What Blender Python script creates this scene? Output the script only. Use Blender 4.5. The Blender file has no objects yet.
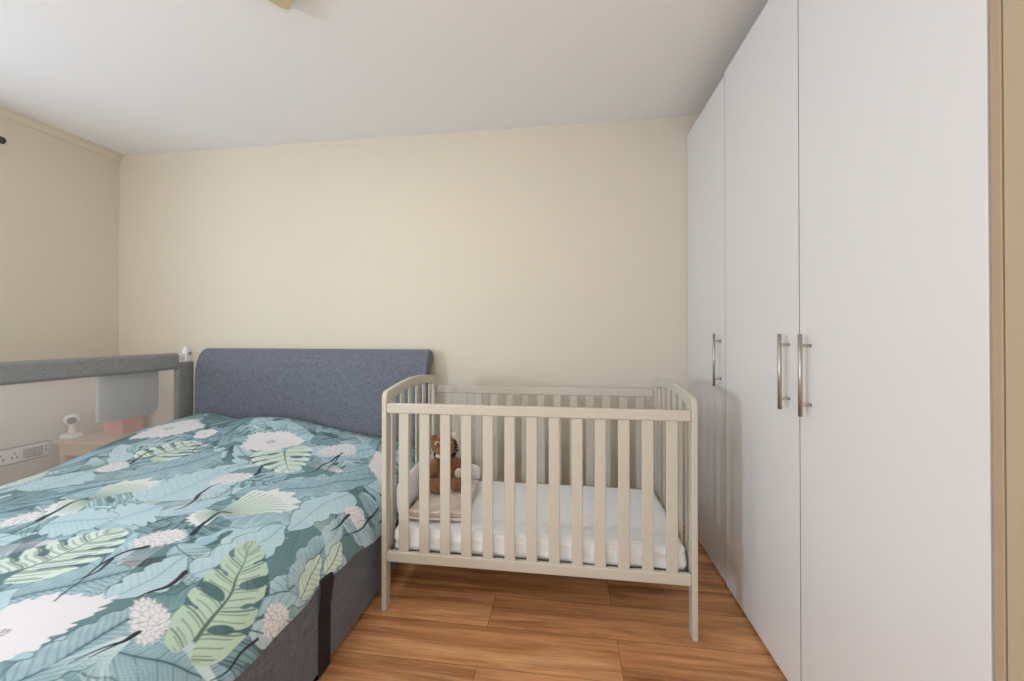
import bpy, bmesh, math, random
import numpy as np
from mathutils import Vector, Matrix, noise

S = bpy.context.scene
COL = S.collection
R = math.radians
random.seed(7)

# ---------------------------------------------------------------- camera, world, lights, exposure
cam_d = bpy.data.cameras.new('camera')
cam_d.sensor_width = 36.0
cam_d.lens = 394.0 / 1024.0 * 36.0
cam_d.shift_y = -9.9 / 1024.0
cam_d.clip_start = 0.01
cam = bpy.data.objects.new('camera', cam_d)
COL.objects.link(cam)
cam.location = (0, 0, 1.18)
cam.rotation_euler = (R(90.35), 0, R(7.66))
S.camera = cam

S.view_settings.view_transform = 'Standard'
S.view_settings.look = 'None'
S.view_settings.gamma = 1.0
S.view_settings.use_curve_mapping = False
S.view_settings.exposure = 0.15

W = bpy.data.worlds.new('daylight')
S.world = W
W.use_nodes = True
bg = W.node_tree.nodes['Background']
bg.inputs['Color'].default_value = (0.80, 0.90, 1.0, 1)
bg.inputs['Strength'].default_value = 1.5


def area(name, loc, rot, sx, sy, power, col):
    d = bpy.data.lights.new(name, 'AREA')
    d.shape = 'RECTANGLE'
    d.size, d.size_y = sx, sy
    d.energy = power
    d.color = col
    o = bpy.data.objects.new(name, d)
    o.location = loc
    o.rotation_euler = rot
    COL.objects.link(o)
    return o


# daylight entering through the windows of the left wall, then added rear, right and overhead fill
area('daylight_left_window', (-3.46, -1.42, 1.42), (R(90), 0, R(-90)), 0.42, 0.70, 68, (0.76, 0.88, 1.0))
area('skyglow_left_window', (-3.38, -1.42, 1.30), (R(90 + 52), 0, R(-75)), 0.9, 0.6, 26, (0.70, 0.85, 1.0))
area('skyglow_near_window', (-3.40, 0.85, 1.30), (R(90 + 55), 0, R(-90)), 1.0, 0.6, 8, (0.60, 0.78, 1.0))
area('fill_rear', (-0.20, -2.72, 1.45), (R(90 + 34), 0, R(50)), 1.7, 1.3, 8, (0.95, 0.99, 1.0))  # soft fill lamp, added behind the camera with its own window
area('fill_right', (0.80, -1.55, 1.10), (R(90 + 8), 0, R(90)), 0.9, 1.8, 40, (0.96, 0.98, 0.93))  # added fill lamp brightening the left wall from an invented doorway
area('fill_overhead', (-1.05, 1.21, 2.455), (0, 0, R(32)), 0.27, 0.27, 5, (0.96, 0.99, 0.96))  # added overhead fill; the ceiling fitting itself is unlit

# ---------------------------------------------------------------- helpers


def srgb(r, g, b):
    def f(c):
        c /= 255.0
        return c / 12.92 if c <= 0.04045 else ((c + 0.055) / 1.055) ** 2.4
    return (f(r), f(g), f(b), 1.0)


def mat(name, col, rough=0.6, metal=0.0, spec=0.5, var=0.0, vscale=8.0, bump=0.0, bscale=60.0, sheen=0.0):
    m = bpy.data.materials.new(name)
    m.use_nodes = True
    nt = m.node_tree
    p = nt.nodes['Principled BSDF']
    p.inputs['Roughness'].default_value = rough
    p.inputs['Metallic'].default_value = metal
    p.inputs['Specular IOR Level'].default_value = spec
    if sheen:
        p.inputs['Sheen Weight'].default_value = sheen
    tc = nt.nodes.new('ShaderNodeTexCoord')
    n = nt.nodes.new('ShaderNodeTexNoise')
    n.inputs['Scale'].default_value = vscale
    n.inputs['Detail'].default_value = 4
    nt.links.new(tc.outputs['Object'], n.inputs['Vector'])
    mx = nt.nodes.new('ShaderNodeMix')
    mx.data_type = 'RGBA'
    mx.inputs['A'].default_value = [c * (1 - var) for c in col[:3]] + [1]
    mx.inputs['B'].default_value = [min(1, c * (1 + var)) for c in col[:3]] + [1]
    nt.links.new(n.outputs['Fac'], mx.inputs['Factor'])
    nt.links.new(mx.outputs['Result'], p.inputs['Base Color'])
    if bump:
        n2 = nt.nodes.new('ShaderNodeTexNoise')
        n2.inputs['Scale'].default_value = bscale
        n2.inputs['Detail'].default_value = 3
        nt.links.new(tc.outputs['Object'], n2.inputs['Vector'])
        b = nt.nodes.new('ShaderNodeBump')
        b.inputs['Strength'].default_value = bump
        b.inputs['Distance'].default_value = 0.01
        nt.links.new(n2.outputs['Fac'], b.inputs['Height'])
        nt.links.new(b.outputs['Normal'], p.inputs['Normal'])
    return m


def weave(name, ca, cb, scale=420.0, rough=0.9, axes='XZ', slub=26.0):
    """woven upholstery: fine crossed threads plus stretched slubs"""
    m = bpy.data.materials.new(name)
    m.use_nodes = True
    nt = m.node_tree
    p = nt.nodes['Principled BSDF']
    p.inputs['Roughness'].default_value = rough
    p.inputs['Sheen Weight'].default_value = 0.15
    p.inputs['Specular IOR Level'].default_value = 0.2
    tc = nt.nodes.new('ShaderNodeTexCoord')
    outs = []
    for sc in ((slub, slub, slub * 9), (slub * 9, slub * 9, slub)):
        mp = nt.nodes.new('ShaderNodeMapping')
        mp.inputs['Scale'].default_value = sc
        nt.links.new(tc.outputs['Object'], mp.inputs['Vector'])
        n = nt.nodes.new('ShaderNodeTexNoise')
        n.inputs['Scale'].default_value = 1.0
        n.inputs['Detail'].default_value = 3
        n.inputs['Roughness'].default_value = 0.65
        nt.links.new(mp.outputs['Vector'], n.inputs['Vector'])
        outs.append(n.outputs['Fac'])
    a = nt.nodes.new('ShaderNodeMath')
    a.operation = 'ADD'
    nt.links.new(outs[0], a.inputs[0])
    nt.links.new(outs[1], a.inputs[1])
    mr = nt.nodes.new('ShaderNodeMapRange')
    mr.inputs['From Min'].default_value = 0.72
    mr.inputs['From Max'].default_value = 1.28
    nt.links.new(a.outputs[0], mr.inputs['Value'])
    mx = nt.nodes.new('ShaderNodeMix')
    mx.data_type = 'RGBA'
    mx.inputs['A'].default_value = ca
    mx.inputs['B'].default_value = cb
    nt.links.new(mr.outputs['Result'], mx.inputs['Factor'])
    nt.links.new(mx.outputs['Result'], p.inputs['Base Color'])
    b = nt.nodes.new('ShaderNodeBump')
    b.inputs['Strength'].default_value = 0.25
    b.inputs['Distance'].default_value = 0.004
    nt.links.new(mr.outputs['Result'], b.inputs['Height'])
    nt.links.new(b.outputs['Normal'], p.inputs['Normal'])
    return m


def obj(name, bm, m, parent=None, smooth=False):
    me = bpy.data.meshes.new(name)
    bmesh.ops.recalc_face_normals(bm, faces=bm.faces[:])
    bm.to_mesh(me)
    bm.free()
    if smooth:
        for f in me.polygons:
            f.use_smooth = True
    me.materials.append(m)
    o = bpy.data.objects.new(name, me)
    COL.objects.link(o)
    if parent:
        o.parent = parent
        # parts are modelled in world space; keep them there
        o.matrix_parent_inverse = Matrix.Translation(parent.location).inverted() if parent.type == 'EMPTY' else Matrix.Identity(4)
    return o


def thing(name, label, cat, loc=(0, 0, 0), group=None):
    o = bpy.data.objects.new(name, None)
    o.empty_display_size = 0.1
    COL.objects.link(o)
    o.location = loc
    o['label'] = label
    o['category'] = cat
    if group:
        o['group'] = group
    return o


def tag(o, label, cat, group=None):
    o['label'] = label
    o['category'] = cat
    if group:
        o['group'] = group
    return o


def struct(name, bm, m, parent=None):
    o = obj(name, bm, m, parent)
    if not parent:
        o['kind'] = 'structure'
    return o


def box(bm, x0, x1, y0, y1, z0, z1, bevel=0.0, seg=2):
    t = bmesh.new()
    bmesh.ops.create_cube(t, size=1.0)
    for v in t.verts:
        v.co = Vector(((x0 + x1) / 2 + v.co.x * (x1 - x0), (y0 + y1) / 2 + v.co.y * (y1 - y0), (z0 + z1) / 2 + v.co.z * (z1 - z0)))
    if bevel:
        bmesh.ops.bevel(t, geom=t.edges[:], offset=bevel, segments=seg, affect='EDGES', profile=0.5)
    merge(bm, t)
    return bm


def merge(bm, t):
    me = bpy.data.meshes.new('tmp')
    t.to_mesh(me)
    t.free()
    bm.from_mesh(me)
    bpy.data.meshes.remove(me)


def B(*a, **k):
    return box(bmesh.new(), *a, **k)


def prism(bm, pts, axis, a0, a1, bevel=0.0, seg=2):
    """closed outline pts (p,q) extruded along axis from a0 to a1"""
    t = bmesh.new()

    def P(p, q, a):
        return {'x': (a, p, q), 'y': (p, a, q), 'z': (p, q, a)}[axis]
    v0 = [t.verts.new(P(p, q, a0)) for p, q in pts]
    v1 = [t.verts.new(P(p, q, a1)) for p, q in pts]
    n = len(pts)
    c0 = t.faces.new(v0)
    c1 = t.faces.new(v1[::-1])
    for i in range(n):
        t.faces.new((v0[i], v0[(i + 1) % n], v1[(i + 1) % n], v1[i]))
    bmesh.ops.recalc_face_normals(t, faces=t.faces[:])
    if bevel:
        ed = list({e for f in (c0, c1) for e in f.edges})
        bmesh.ops.bevel(t, geom=ed, offset=bevel, segments=seg, affect='EDGES', profile=0.5)
    merge(bm, t)
    return bm


def tube(bm, path, rad, n=16, flat=1.0):
    pts = [Vector(p) for p in path]
    rings = []
    for i, p in enumerate(pts):
        d = (pts[min(i + 1, len(pts) - 1)] - pts[max(i - 1, 0)]).normalized()
        up = Vector((0, 0, 1)) if abs(d.z) < 0.9 else Vector((1, 0, 0))
        s = d.cross(up).normalized()
        u = s.cross(d)
        r = rad[i] if isinstance(rad, (list, tuple)) else rad
        rings.append([bm.verts.new(p + s * math.cos(2 * math.pi * k / n) * r + u * math.sin(2 * math.pi * k / n) * r * flat) for k in range(n)])
    for a, b in zip(rings, rings[1:]):
        for k in range(n):
            bm.faces.new((a[k], a[(k + 1) % n], b[(k + 1) % n], b[k]))
    bm.faces.new(rings[0][::-1])
    bm.faces.new(rings[-1])
    return bm


def lathe(bm, prof, centre, axis=Vector((0, 0, 1)), n=32):
    """prof: (radius, height) list revolved round axis through centre"""
    c = Vector(centre)
    ax = Vector(axis).normalized()
    q = Vector((0, 0, 1)).rotation_difference(ax)
    rings = []
    for r, h in prof:
        if r < 1e-6:
            rings.append([bm.verts.new(c + q @ Vector((0, 0, h)))])
        else:
            rings.append([bm.verts.new(c + q @ Vector((r * math.cos(2 * math.pi * k / n), r * math.sin(2 * math.pi * k / n), h))) for k in range(n)])
    for a, b in zip(rings, rings[1:]):
        if len(a) == 1 and len(b) == 1:
            continue
        for k in range(n):
            k2 = (k + 1) % n
            if len(a) == 1:
                bm.faces.new((a[0], b[k2], b[k]))
            elif len(b) == 1:
                bm.faces.new((a[k], a[k2], b[0]))
            else:
                bm.faces.new((a[k], a[k2], b[k2], b[k]))
    return bm


def blob(bm, c, r, rot=None, sub=3):
    t = bmesh.new()
    bmesh.ops.create_icosphere(t, subdivisions=sub, radius=1.0)
    M = Matrix.Translation(c) @ (rot.to_matrix().to_4x4() if rot else Matrix.Identity(4)) @ Matrix.Diagonal((r[0], r[1], r[2], 1))
    bmesh.ops.transform(t, matrix=M, verts=t.verts[:])
    merge(bm, t)
    return bm


def rrect(p0, p1, q0, q1, r, n=6):
    """rounded rectangle outline; r = one radius or four (p0q0, p1q0, p1q1, p0q1)"""
    if not isinstance(r, (list, tuple)):
        r = (r,) * 4
    out = []
    for (cp, cq, sx, sy, a0), rr in zip(((p0, q0, 1, 1, 180), (p1, q0, -1, 1, 270), (p1, q1, -1, -1, 0), (p0, q1, 1, -1, 90)), r):
        for i in range(n + 1):
            a = R(a0 + 90 * i / n)
            out.append((cp + sx * rr + rr * math.cos(a), cq + sy * rr + rr * math.sin(a)))
    return out


def pad(bm, x0, x1, y0, y1, z0, z1, r, amp=0.004, nx=60, ny=40, seed=0.0, crown=0.0, freq=9.0, side=None):
    """soft rounded slab (mattress, cushion) with gentle creases"""
    t = bmesh.new()
    bmesh.ops.create_cube(t, size=1.0)
    for v in t.verts:
        v.co = Vector(((x0 + x1) / 2 + v.co.x * (x1 - x0), (y0 + y1) / 2 + v.co.y * (y1 - y0), (z0 + z1) / 2 + v.co.z * (z1 - z0)))
    bmesh.ops.bevel(t, geom=t.edges[:], offset=r, segments=5, affect='EDGES', profile=0.5)
    for ax, lo, hi, n in ((0, x0, x1, nx), (1, y0, y1, ny), (2, z0, z1, 8)):
        for i in range(1, n):
            c = [0, 0, 0]
            nn = [0, 0, 0]
            c[ax] = lo + (hi - lo) * i / n
            nn[ax] = 1
            bmesh.ops.bisect_plane(t, geom=t.verts[:] + t.edges[:] + t.faces[:], plane_co=c, plane_no=nn)
    t.normal_update()
    for v in t.verts:
        p = v.co
        fx = 1 - (2 * (p.x - x0) / (x1 - x0) - 1) ** 2
        fy = 1 - (2 * (p.y - y0) / (y1 - y0) - 1) ** 2
        d = amp * noise.noise(p * freq + Vector((seed, 0, 0)))
        if side:
            w = 1 - abs(v.normal.z)
            d += w * side * noise.noise(Vector((p.x * 14 + p.z * 25, p.y * 14 + p.z * 25, p.z * 45 + p.x * 6 + seed)))
        v.co = p + v.normal * d
        if p.z > (z0 + z1) / 2:
            v.co.z += crown * max(0, fx) * max(0, fy)
    merge(bm, t)
    return bm


# ---------------------------------------------------------------- materials
M_back = mat('cream_wall_paint', srgb(218, 209, 193), 0.85, var=0.015, vscale=3, bump=0.05, bscale=220)
M_right = mat('beige_paint', srgb(180, 163, 134), 0.7, var=0.015, vscale=3)
M_strip = mat('tan_filler_board', srgb(172, 150, 124), 0.7, var=0.03, vscale=3)
M_ceil = mat('white_ceiling_paint', srgb(242, 242, 242), 0.9, var=0.01, vscale=2)
M_white = mat('white_lacquer', srgb(222, 220, 219), 0.30, var=0.01, vscale=2)
M_edge = mat('white_board_edge', srgb(225, 222, 216), 0.5, var=0.01)
M_crib = mat('cream_painted_wood', srgb(198, 191, 178), 0.42, var=0.02, vscale=6)
M_steel = mat('brushed_steel', srgb(186, 180, 170), 0.42, metal=1.0, var=0.06, vscale=40)
M_sheet = mat('white_cotton', srgb(244, 244, 246), 0.9, var=0.02, vscale=20, bump=0.08, bscale=40)
M_plastic = mat('white_plastic', srgb(236, 234, 230), 0.4, var=0.01)
M_dark = mat('dark_plastic', srgb(52, 48, 46), 0.5, var=0.05)
M_greyp = mat('grey_plastic', srgb(130, 126, 120), 0.5, var=0.03)
M_strap = mat('black_webbing', srgb(26, 25, 27), 0.75, var=0.2, vscale=160, bump=0.3, bscale=400)
M_gapshade = mat('grey_gap_shade', srgb(118, 112, 106), 0.8)  # grey standing in for shade between the doors
M_wood = mat('pale_wood', srgb(222, 196, 160), 0.55, var=0.08, vscale=12)
M_pink = mat('pink_card', srgb(232, 152, 148), 0.7, var=0.04)
M_head = weave('blue_grey_upholstery', srgb(88, 92, 106), srgb(126, 130, 142))
M_base = weave('grey_upholstery', srgb(80, 84, 96), srgb(116, 120, 132))
M_rail = weave('grey_rail_fabric', srgb(124, 125, 124), srgb(154, 154, 152), slub=40)
M_pocket = weave('pale_grey_fabric', srgb(160, 162, 161), srgb(178, 180, 179), slub=60)
M_plush = mat('brown_plush', srgb(150, 92, 44), 1.0, var=0.35, vscale=30, bump=0.9, bscale=160, sheen=0.5)
M_plushw = mat('cream_plush', srgb(232, 218, 204), 1.0, var=0.06, vscale=40, bump=0.8, bscale=180, sheen=0.4)
M_plushk = mat('dark_plush', srgb(48, 32, 24), 1.0, var=0.2, vscale=40, bump=0.8, bscale=180)
M_blank = mat('blush_muslin', srgb(226, 206, 194), 0.95, var=0.05, vscale=30, bump=0.35, bscale=120)
M_lampc = mat('cream_lamp_glass', srgb(205, 190, 150), 0.35, var=0.03)


def floor_material():
    m = bpy.data.materials.new('oak_laminate')
    m.use_nodes = True
    nt = m.node_tree
    L = nt.links.new
    p = nt.nodes['Principled BSDF']
    tc = nt.nodes.new('ShaderNodeTexCoord')
    mp = nt.nodes.new('ShaderNodeMapping')
    mp.inputs['Location'].default_value = (0.31, -1.371 + 0.192 * 8, 0)
    L(tc.outputs['Object'], mp.inputs['Vector'])
    br = nt.nodes.new('ShaderNodeTexBrick')
    br.offset = 0.607
    br.inputs['Scale'].default_value = 1.0
    br.inputs['Brick Width'].default_value = 1.29
    br.inputs['Row Height'].default_value = 0.192
    br.inputs['Mortar Size'].default_value = 0.0011
    br.inputs['Mortar Smooth'].default_value = 0.2
    br.inputs['Color1'].default_value = (0, 0, 0, 1)
    br.inputs['Color2'].default_value = (1, 1, 1, 1)
    br.inputs['Mortar'].default_value = (0.5, 0.5, 0.5, 1)
    L(mp.outputs['Vector'], br.inputs['Vector'])
    sc = nt.nodes.new('ShaderNodeVectorMath')
    sc.operation = 'SCALE'
    sc.inputs['Scale'].default_value = 37.0
    L(br.outputs['Color'], sc.inputs[0])

    def grain(scale, detail, dist=0.0):
        st = nt.nodes.new('ShaderNodeMapping')
        st.inputs['Scale'].default_value = scale
        L(tc.outputs['Object'], st.inputs['Vector'])
        ad = nt.nodes.new('ShaderNodeVectorMath')
        L(st.outputs['Vector'], ad.inputs[0])
        L(sc.outputs['Vector'], ad.inputs[1])
        n = nt.nodes.new('ShaderNodeTexNoise')
        n.inputs['Scale'].default_value = 1.0
        n.inputs['Detail'].default_value = detail
        n.inputs['Roughness'].default_value = 0.6
        n.inputs['Distortion'].default_value = dist
        L(ad.outputs['Vector'], n.inputs['Vector'])
        return n.outputs['Fac']
    g1 = grain((1.3, 15, 1), 5, 0.7)
    g2 = grain((5, 95, 1), 4, 0.3)
    g3 = grain((3.0, 9, 1), 2, 0.4)
    r1 = nt.nodes.new('ShaderNodeValToRGB')
    e = r1.color_ramp.elements
    e[0].position = 0.30
    e[0].color = srgb(150, 98, 60)
    e[1].position = 0.72
    e[1].color = srgb(238, 184, 134)
    k = e.new(0.5)
    k.color = srgb(214, 153, 104)
    L(g1, r1.inputs['Fac'])
    r2 = nt.nodes.new('ShaderNodeMapRange')
    r2.inputs['From Min'].default_value = 0.3
    r2.inputs['From Max'].default_value = 0.7
    r2.inputs['To Min'].default_value = 0.80
    r2.inputs['To Max'].default_value = 1.14
    L(g2, r2.inputs['Value'])
    mu = nt.nodes.new('ShaderNodeVectorMath')
    mu.operation = 'SCALE'
    L(r1.outputs['Color'], mu.inputs[0])
    L(r2.outputs['Result'], mu.inputs['Scale'])
    # knots and dark flecks
    r3 = nt.nodes.new('ShaderNodeMapRange')
    r3.inputs['From Min'].default_value = 0.68
    r3.inputs['From Max'].default_value = 0.76
    r3.inputs['To Min'].default_value = 1.0
    r3.inputs['To Max'].default_value = 0.62
    L(g3, r3.inputs['Value'])
    m3 = nt.nodes.new('ShaderNodeVectorMath')
    m3.operation = 'SCALE'
    L(mu.outputs['Vector'], m3.inputs[0])
    L(r3.outputs['Result'], m3.inputs['Scale'])
    # plank tone
    bw = nt.nodes.new('ShaderNodeMapRange')
    bw.inputs['To Min'].default_value = 0.90
    bw.inputs['To Max'].default_value = 1.08
    L(br.outputs['Color'], bw.inputs['Value'])
    m4 = nt.nodes.new('ShaderNodeVectorMath')
    m4.operation = 'SCALE'
    L(m3.outputs['Vector'], m4.inputs[0])
    L(bw.outputs['Result'], m4.inputs['Scale'])
    mx = nt.nodes.new('ShaderNodeMix')
    mx.data_type = 'RGBA'
    mx.inputs['B'].default_value = srgb(110, 72, 48)
    L(m4.outputs['Vector'], mx.inputs['A'])
    L(br.outputs['Fac'], mx.inputs['Factor'])
    L(mx.outputs['Result'], p.inputs['Base Color'])
    p.inputs['Roughness'].default_value = 0.42
    p.inputs['Specular IOR Level'].default_value = 0.4
    b = nt.nodes.new('ShaderNodeBump')
    b.inputs['Strength'].default_value = 0.12
    b.inputs['Distance'].default_value = 0.003
    L(g2, b.inputs['Height'])
    L(b.outputs['Normal'], p.inputs['Normal'])
    return m


def mesh_net_material():
    """fine white netting: a see-through weave"""
    m = bpy.data.materials.new('white_netting')
    m.use_nodes = True
    nt = m.node_tree
    L = nt.links.new
    p = nt.nodes['Principled BSDF']
    p.inputs['Base Color'].default_value = srgb(240, 236, 236)
    p.inputs['Roughness'].default_value = 0.9
    out = nt.nodes['Material Output']
    tr = nt.nodes.new('ShaderNodeBsdfTransparent')
    tl = nt.nodes.new('ShaderNodeBsdfTranslucent')
    tl.inputs['Color'].default_value = srgb(240, 236, 236)
    m1 = nt.nodes.new('ShaderNodeMixShader')
    m1.inputs['Fac'].default_value = 0.5
    L(p.outputs['BSDF'], m1.inputs[1])
    L(tl.outputs['BSDF'], m1.inputs[2])
    m2 = nt.nodes.new('ShaderNodeMixShader')
    m2.inputs['Fac'].default_value = 0.26
    L(tr.outputs['BSDF'], m2.inputs[1])
    L(m1.outputs['Shader'], m2.inputs[2])
    L(m2.outputs['Shader'], out.inputs['Surface'])
    return m


M_floor = floor_material()
M_net = mesh_net_material()

# ---------------------------------------------------------------- the room
XL, XR, YB, YF, ZC = -3.31, 1.37, 2.53, -2.6, 2.51
struct('floor', B(XL - .12, XR + .1, YF - .1, YB + .1, -0.08, 0), M_floor)
struct('ceiling', B(XL - .12, XR + .1, YF - .1, YB + .1, ZC, ZC + .08), M_ceil)
struct('wall_back', B(XL - .12, XR + .1, YB, YB + .1, 0, ZC), M_back)


def wall_with_openings(name, along, fixed0, fixed1, a0, a1, holes):
    bm = bmesh.new()

    def bx(p0, p1, q0, q1):
        if along == 'y':
            box(bm, fixed0, fixed1, p0, p1, q0, q1)
        else:
            box(bm, p0, p1, fixed0, fixed1, q0, q1)
    p = a0
    for o0, o1, z0, z1 in holes:
        bx(p, o0, 0, ZC)
        bx(o0, o1, 0, z0)
        bx(o0, o1, z1, ZC)
        p = o1
    bx(p, a1, 0, ZC)
    return struct(name, bm, M_back)


wall_with_openings('wall_left', 'y', XL - .12, XL, YF, YB, [(-2.05, -0.72, 0.80, 2.10), (0.25, 1.45, 0.80, 2.10)])
wall_with_openings('wall_rear', 'x', YF - .12, YF, XL, XR, [(-1.25, 0.65, 0.75, 2.15)])
wr = bmesh.new()
box(wr, 0.739, XR + .1, YF, -2.05, 0, ZC)
box(wr, 0.739, XR + .1, -2.05, -1.05, 2.05, ZC)  # lintel of the unseen doorway added for the right fill lamp
box(wr, 0.739, XR + .1, -1.05, 0.7725, 0, ZC)
struct('wall_right', wr, M_right)
struct('wall_side', B(XR, XR + .1, 0.768, YB, 0, ZC), M_back)


def window_frame(name, along, f0, f1, a0, a1, z0, z1):
    bm = bmesh.new()
    w = 0.05
    for p0, p1, q0, q1 in ((a0, a0 + w, z0, z1), (a1 - w, a1, z0, z1), (a0 + w, a1 - w, z0, z0 + w), (a0 + w, a1 - w, z1 - w, z1), ((a0 + a1) / 2 - .02, (a0 + a1) / 2 + .02, z0 + w, z1 - w)):
        if along == 'y':
            box(bm, f0, f1, p0, p1, q0, q1, 0.004, 1)
        else:
            box(bm, p0, p1, f0, f1, q0, q1, 0.004, 1)
    return struct(name, bm, M_plastic)


window_frame('window_1', 'y', XL - .10, XL - .05, -2.05, -0.72, 0.80, 2.10)
window_frame('window_3', 'y', XL - .10, XL - .05, 0.25, 1.45, 0.80, 2.10)
window_frame('fill_window', 'x', YF - .10, YF - .05, -1.25, 0.65, 0.75, 2.15)  # unseen window, added to house the rear fill lamp

# coved cornice along the left wall
cz = 0.050
prof = [(XL, ZC), (XL, ZC - cz)]
for i in range(9):
    a = R(90 * i / 8)
    prof.append((XL + 0.012 + (cz - .022) * (1 - math.cos(a)), ZC - cz + 0.006 + (cz - .012) * math.sin(a)))
prof.append((XL + cz, ZC))
struct('trim_1', prism(bmesh.new(), prof, 'y', YF, YB), M_back)
# beige filler strip closing the wardrobe row
struct('trim_2', B(0.737, 0.80, 0.775, 0.7925, 0, ZC, 0.001, 1), M_strip)

# ---------------------------------------------------------------- fitted wardrobes
XD = 0.737          # face of the doors
Z0, Z1 = 0.03, 2.395


def t_handle(parent, y, zc, ln):
    h = bmesh.new()
    tube(h, [(XD - .030, y, zc - ln / 2), (XD - .030, y, zc + ln / 2)], 0.006, 16)
    for s in (-1, 1):
        tube(h, [(XD - .030, y, zc + s * (ln / 2 - 0.035)), (XD + .0015, y, zc + s * (ln / 2 - 0.035))], 0.005, 12)
    obj('handle', h, M_steel, parent, True)


def wardrobe(label, y0, y1, doors, dz=0.0, dx=0.0):
    root = thing('wardrobe', label, 'wardrobe', (XD + .3, (y0 + y1) / 2, 0), None)
    c = bmesh.new()
    t = 0.018
    x0, x1 = XD + 0.021, XD + 0.60
    box(c, x0, x1, y0, y0 + t, 0, Z1 + dz)
    box(c, x0, x1, y1 - t, y1, 0, Z1 + dz)
    box(c, x0, x1, y0 + t, y1 - t, Z1 + dz - t, Z1 + dz)
    box(c, x0, x1, y0 + t, y1 - t, Z0, Z0 + t)
    box(c, x1 - .006, x1, y0 + t, y1 - t, Z0, Z1 + dz - t)
    box(c, x0 + .012, x0 + .03, y0 + t, y1 - t, 0, Z0)
    obj('carcass', c, M_edge, root)
    for a, b, hy in doors:
        d = obj('door', B(XD + dx, XD + dx + .019, a + .0030, b - .0030, Z0 - .012, Z1 + dz, 0.0005, 1), M_white, root)
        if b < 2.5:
            obj('gap_shade', B(XD + .0012, XD + .018, b - .0027, b + .0027, Z0 - .012, Z1 - .008), M_gapshade, root)  # added strip that darkens the door gap in place of real shade
        h = t_handle(d, hy, 1.052, 0.250)
    return root


wardrobe('tall white double-door wardrobe nearest the viewer, pair of steel bar handles', 0.794, 1.945,
         [(0.794, 1.361, 1.302), (1.361, 1.945, 1.418)])
wardrobe('narrow white single-door wardrobe in the far corner, beside the cot end', 1.947, 2.527,
         [(1.947, 2.527, 2.00)], dz=-0.006, dx=0.004)

# ---------------------------------------------------------------- bed


def cr(P, n):
    """Catmull-Rom through rows of P (k, d): n samples over the whole parameter"""
    P = np.asarray(P, float)
    k = len(P)
    t = np.linspace(0, k - 1, n)
    i = np.clip(t.astype(int), 0, k - 2)
    f = (t - i)[:, None]
    E = np.vstack([2 * P[0] - P[1], P, 2 * P[-1] - P[-2]])
    a, b, c, d = E[i], E[i + 1], E[i + 2], E[i + 3]
    return 0.5 * (2 * b + (c - a) * f + (2 * a - 5 * b + 4 * c - d) * f ** 2 + (3 * b - a - 3 * c + d) * f ** 3)


# --duvet-surface-begin
DX = [-2.515, -2.535, -2.53, -2.48, -2.33, -2.10, -1.88, -1.56, -1.16, -.96, -.868, -.828, -.812, -.822]
DY = [.345, .36, .42, .70, 1.0, 1.44, 1.70, 2.0, 2.2, 2.345]
DZ = [
    [.30, .30, .30, .30, .30, .30, .30, .30, .30, .30, .30, .30, .29, .285],
    [.30, .32, .36, .40, .45, .47, .48, .48, .46, .43, .40, .36, .31, .30],
    [.30, .33, .38, .44, .51, .535, .545, .54, .52, .485, .43, .37, .325, .318],
    [.32, .345, .39, .45, .52, .545, .555, .55, .53, .49, .44, .38, .328, .322],
    [.32, .345, .39, .45, .52, .55, .56, .555, .53, .49, .44, .38, .328, .320],
    [.34, .365, .42, .48, .54, .565, .57, .56, .53, .49, .44, .37, .320, .312],
    [.40, .43, .50, .55, .585, .59, .585, .565, .53, .49, .43, .35, .275, .266],
    [.42, .47, .55, .61, .63, .625, .615, .58, .53, .49, .43, .35, .270, .262],
    [.42, .48, .56, .635, .655, .635, .655, .61, .535, .495, .44, .35, .270, .262],
    [.42, .48, .56, .635, .648, .612, .632, .590, .522, .485, .43, .345, .275, .268],
]
NA, NB = 860, 860


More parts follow.
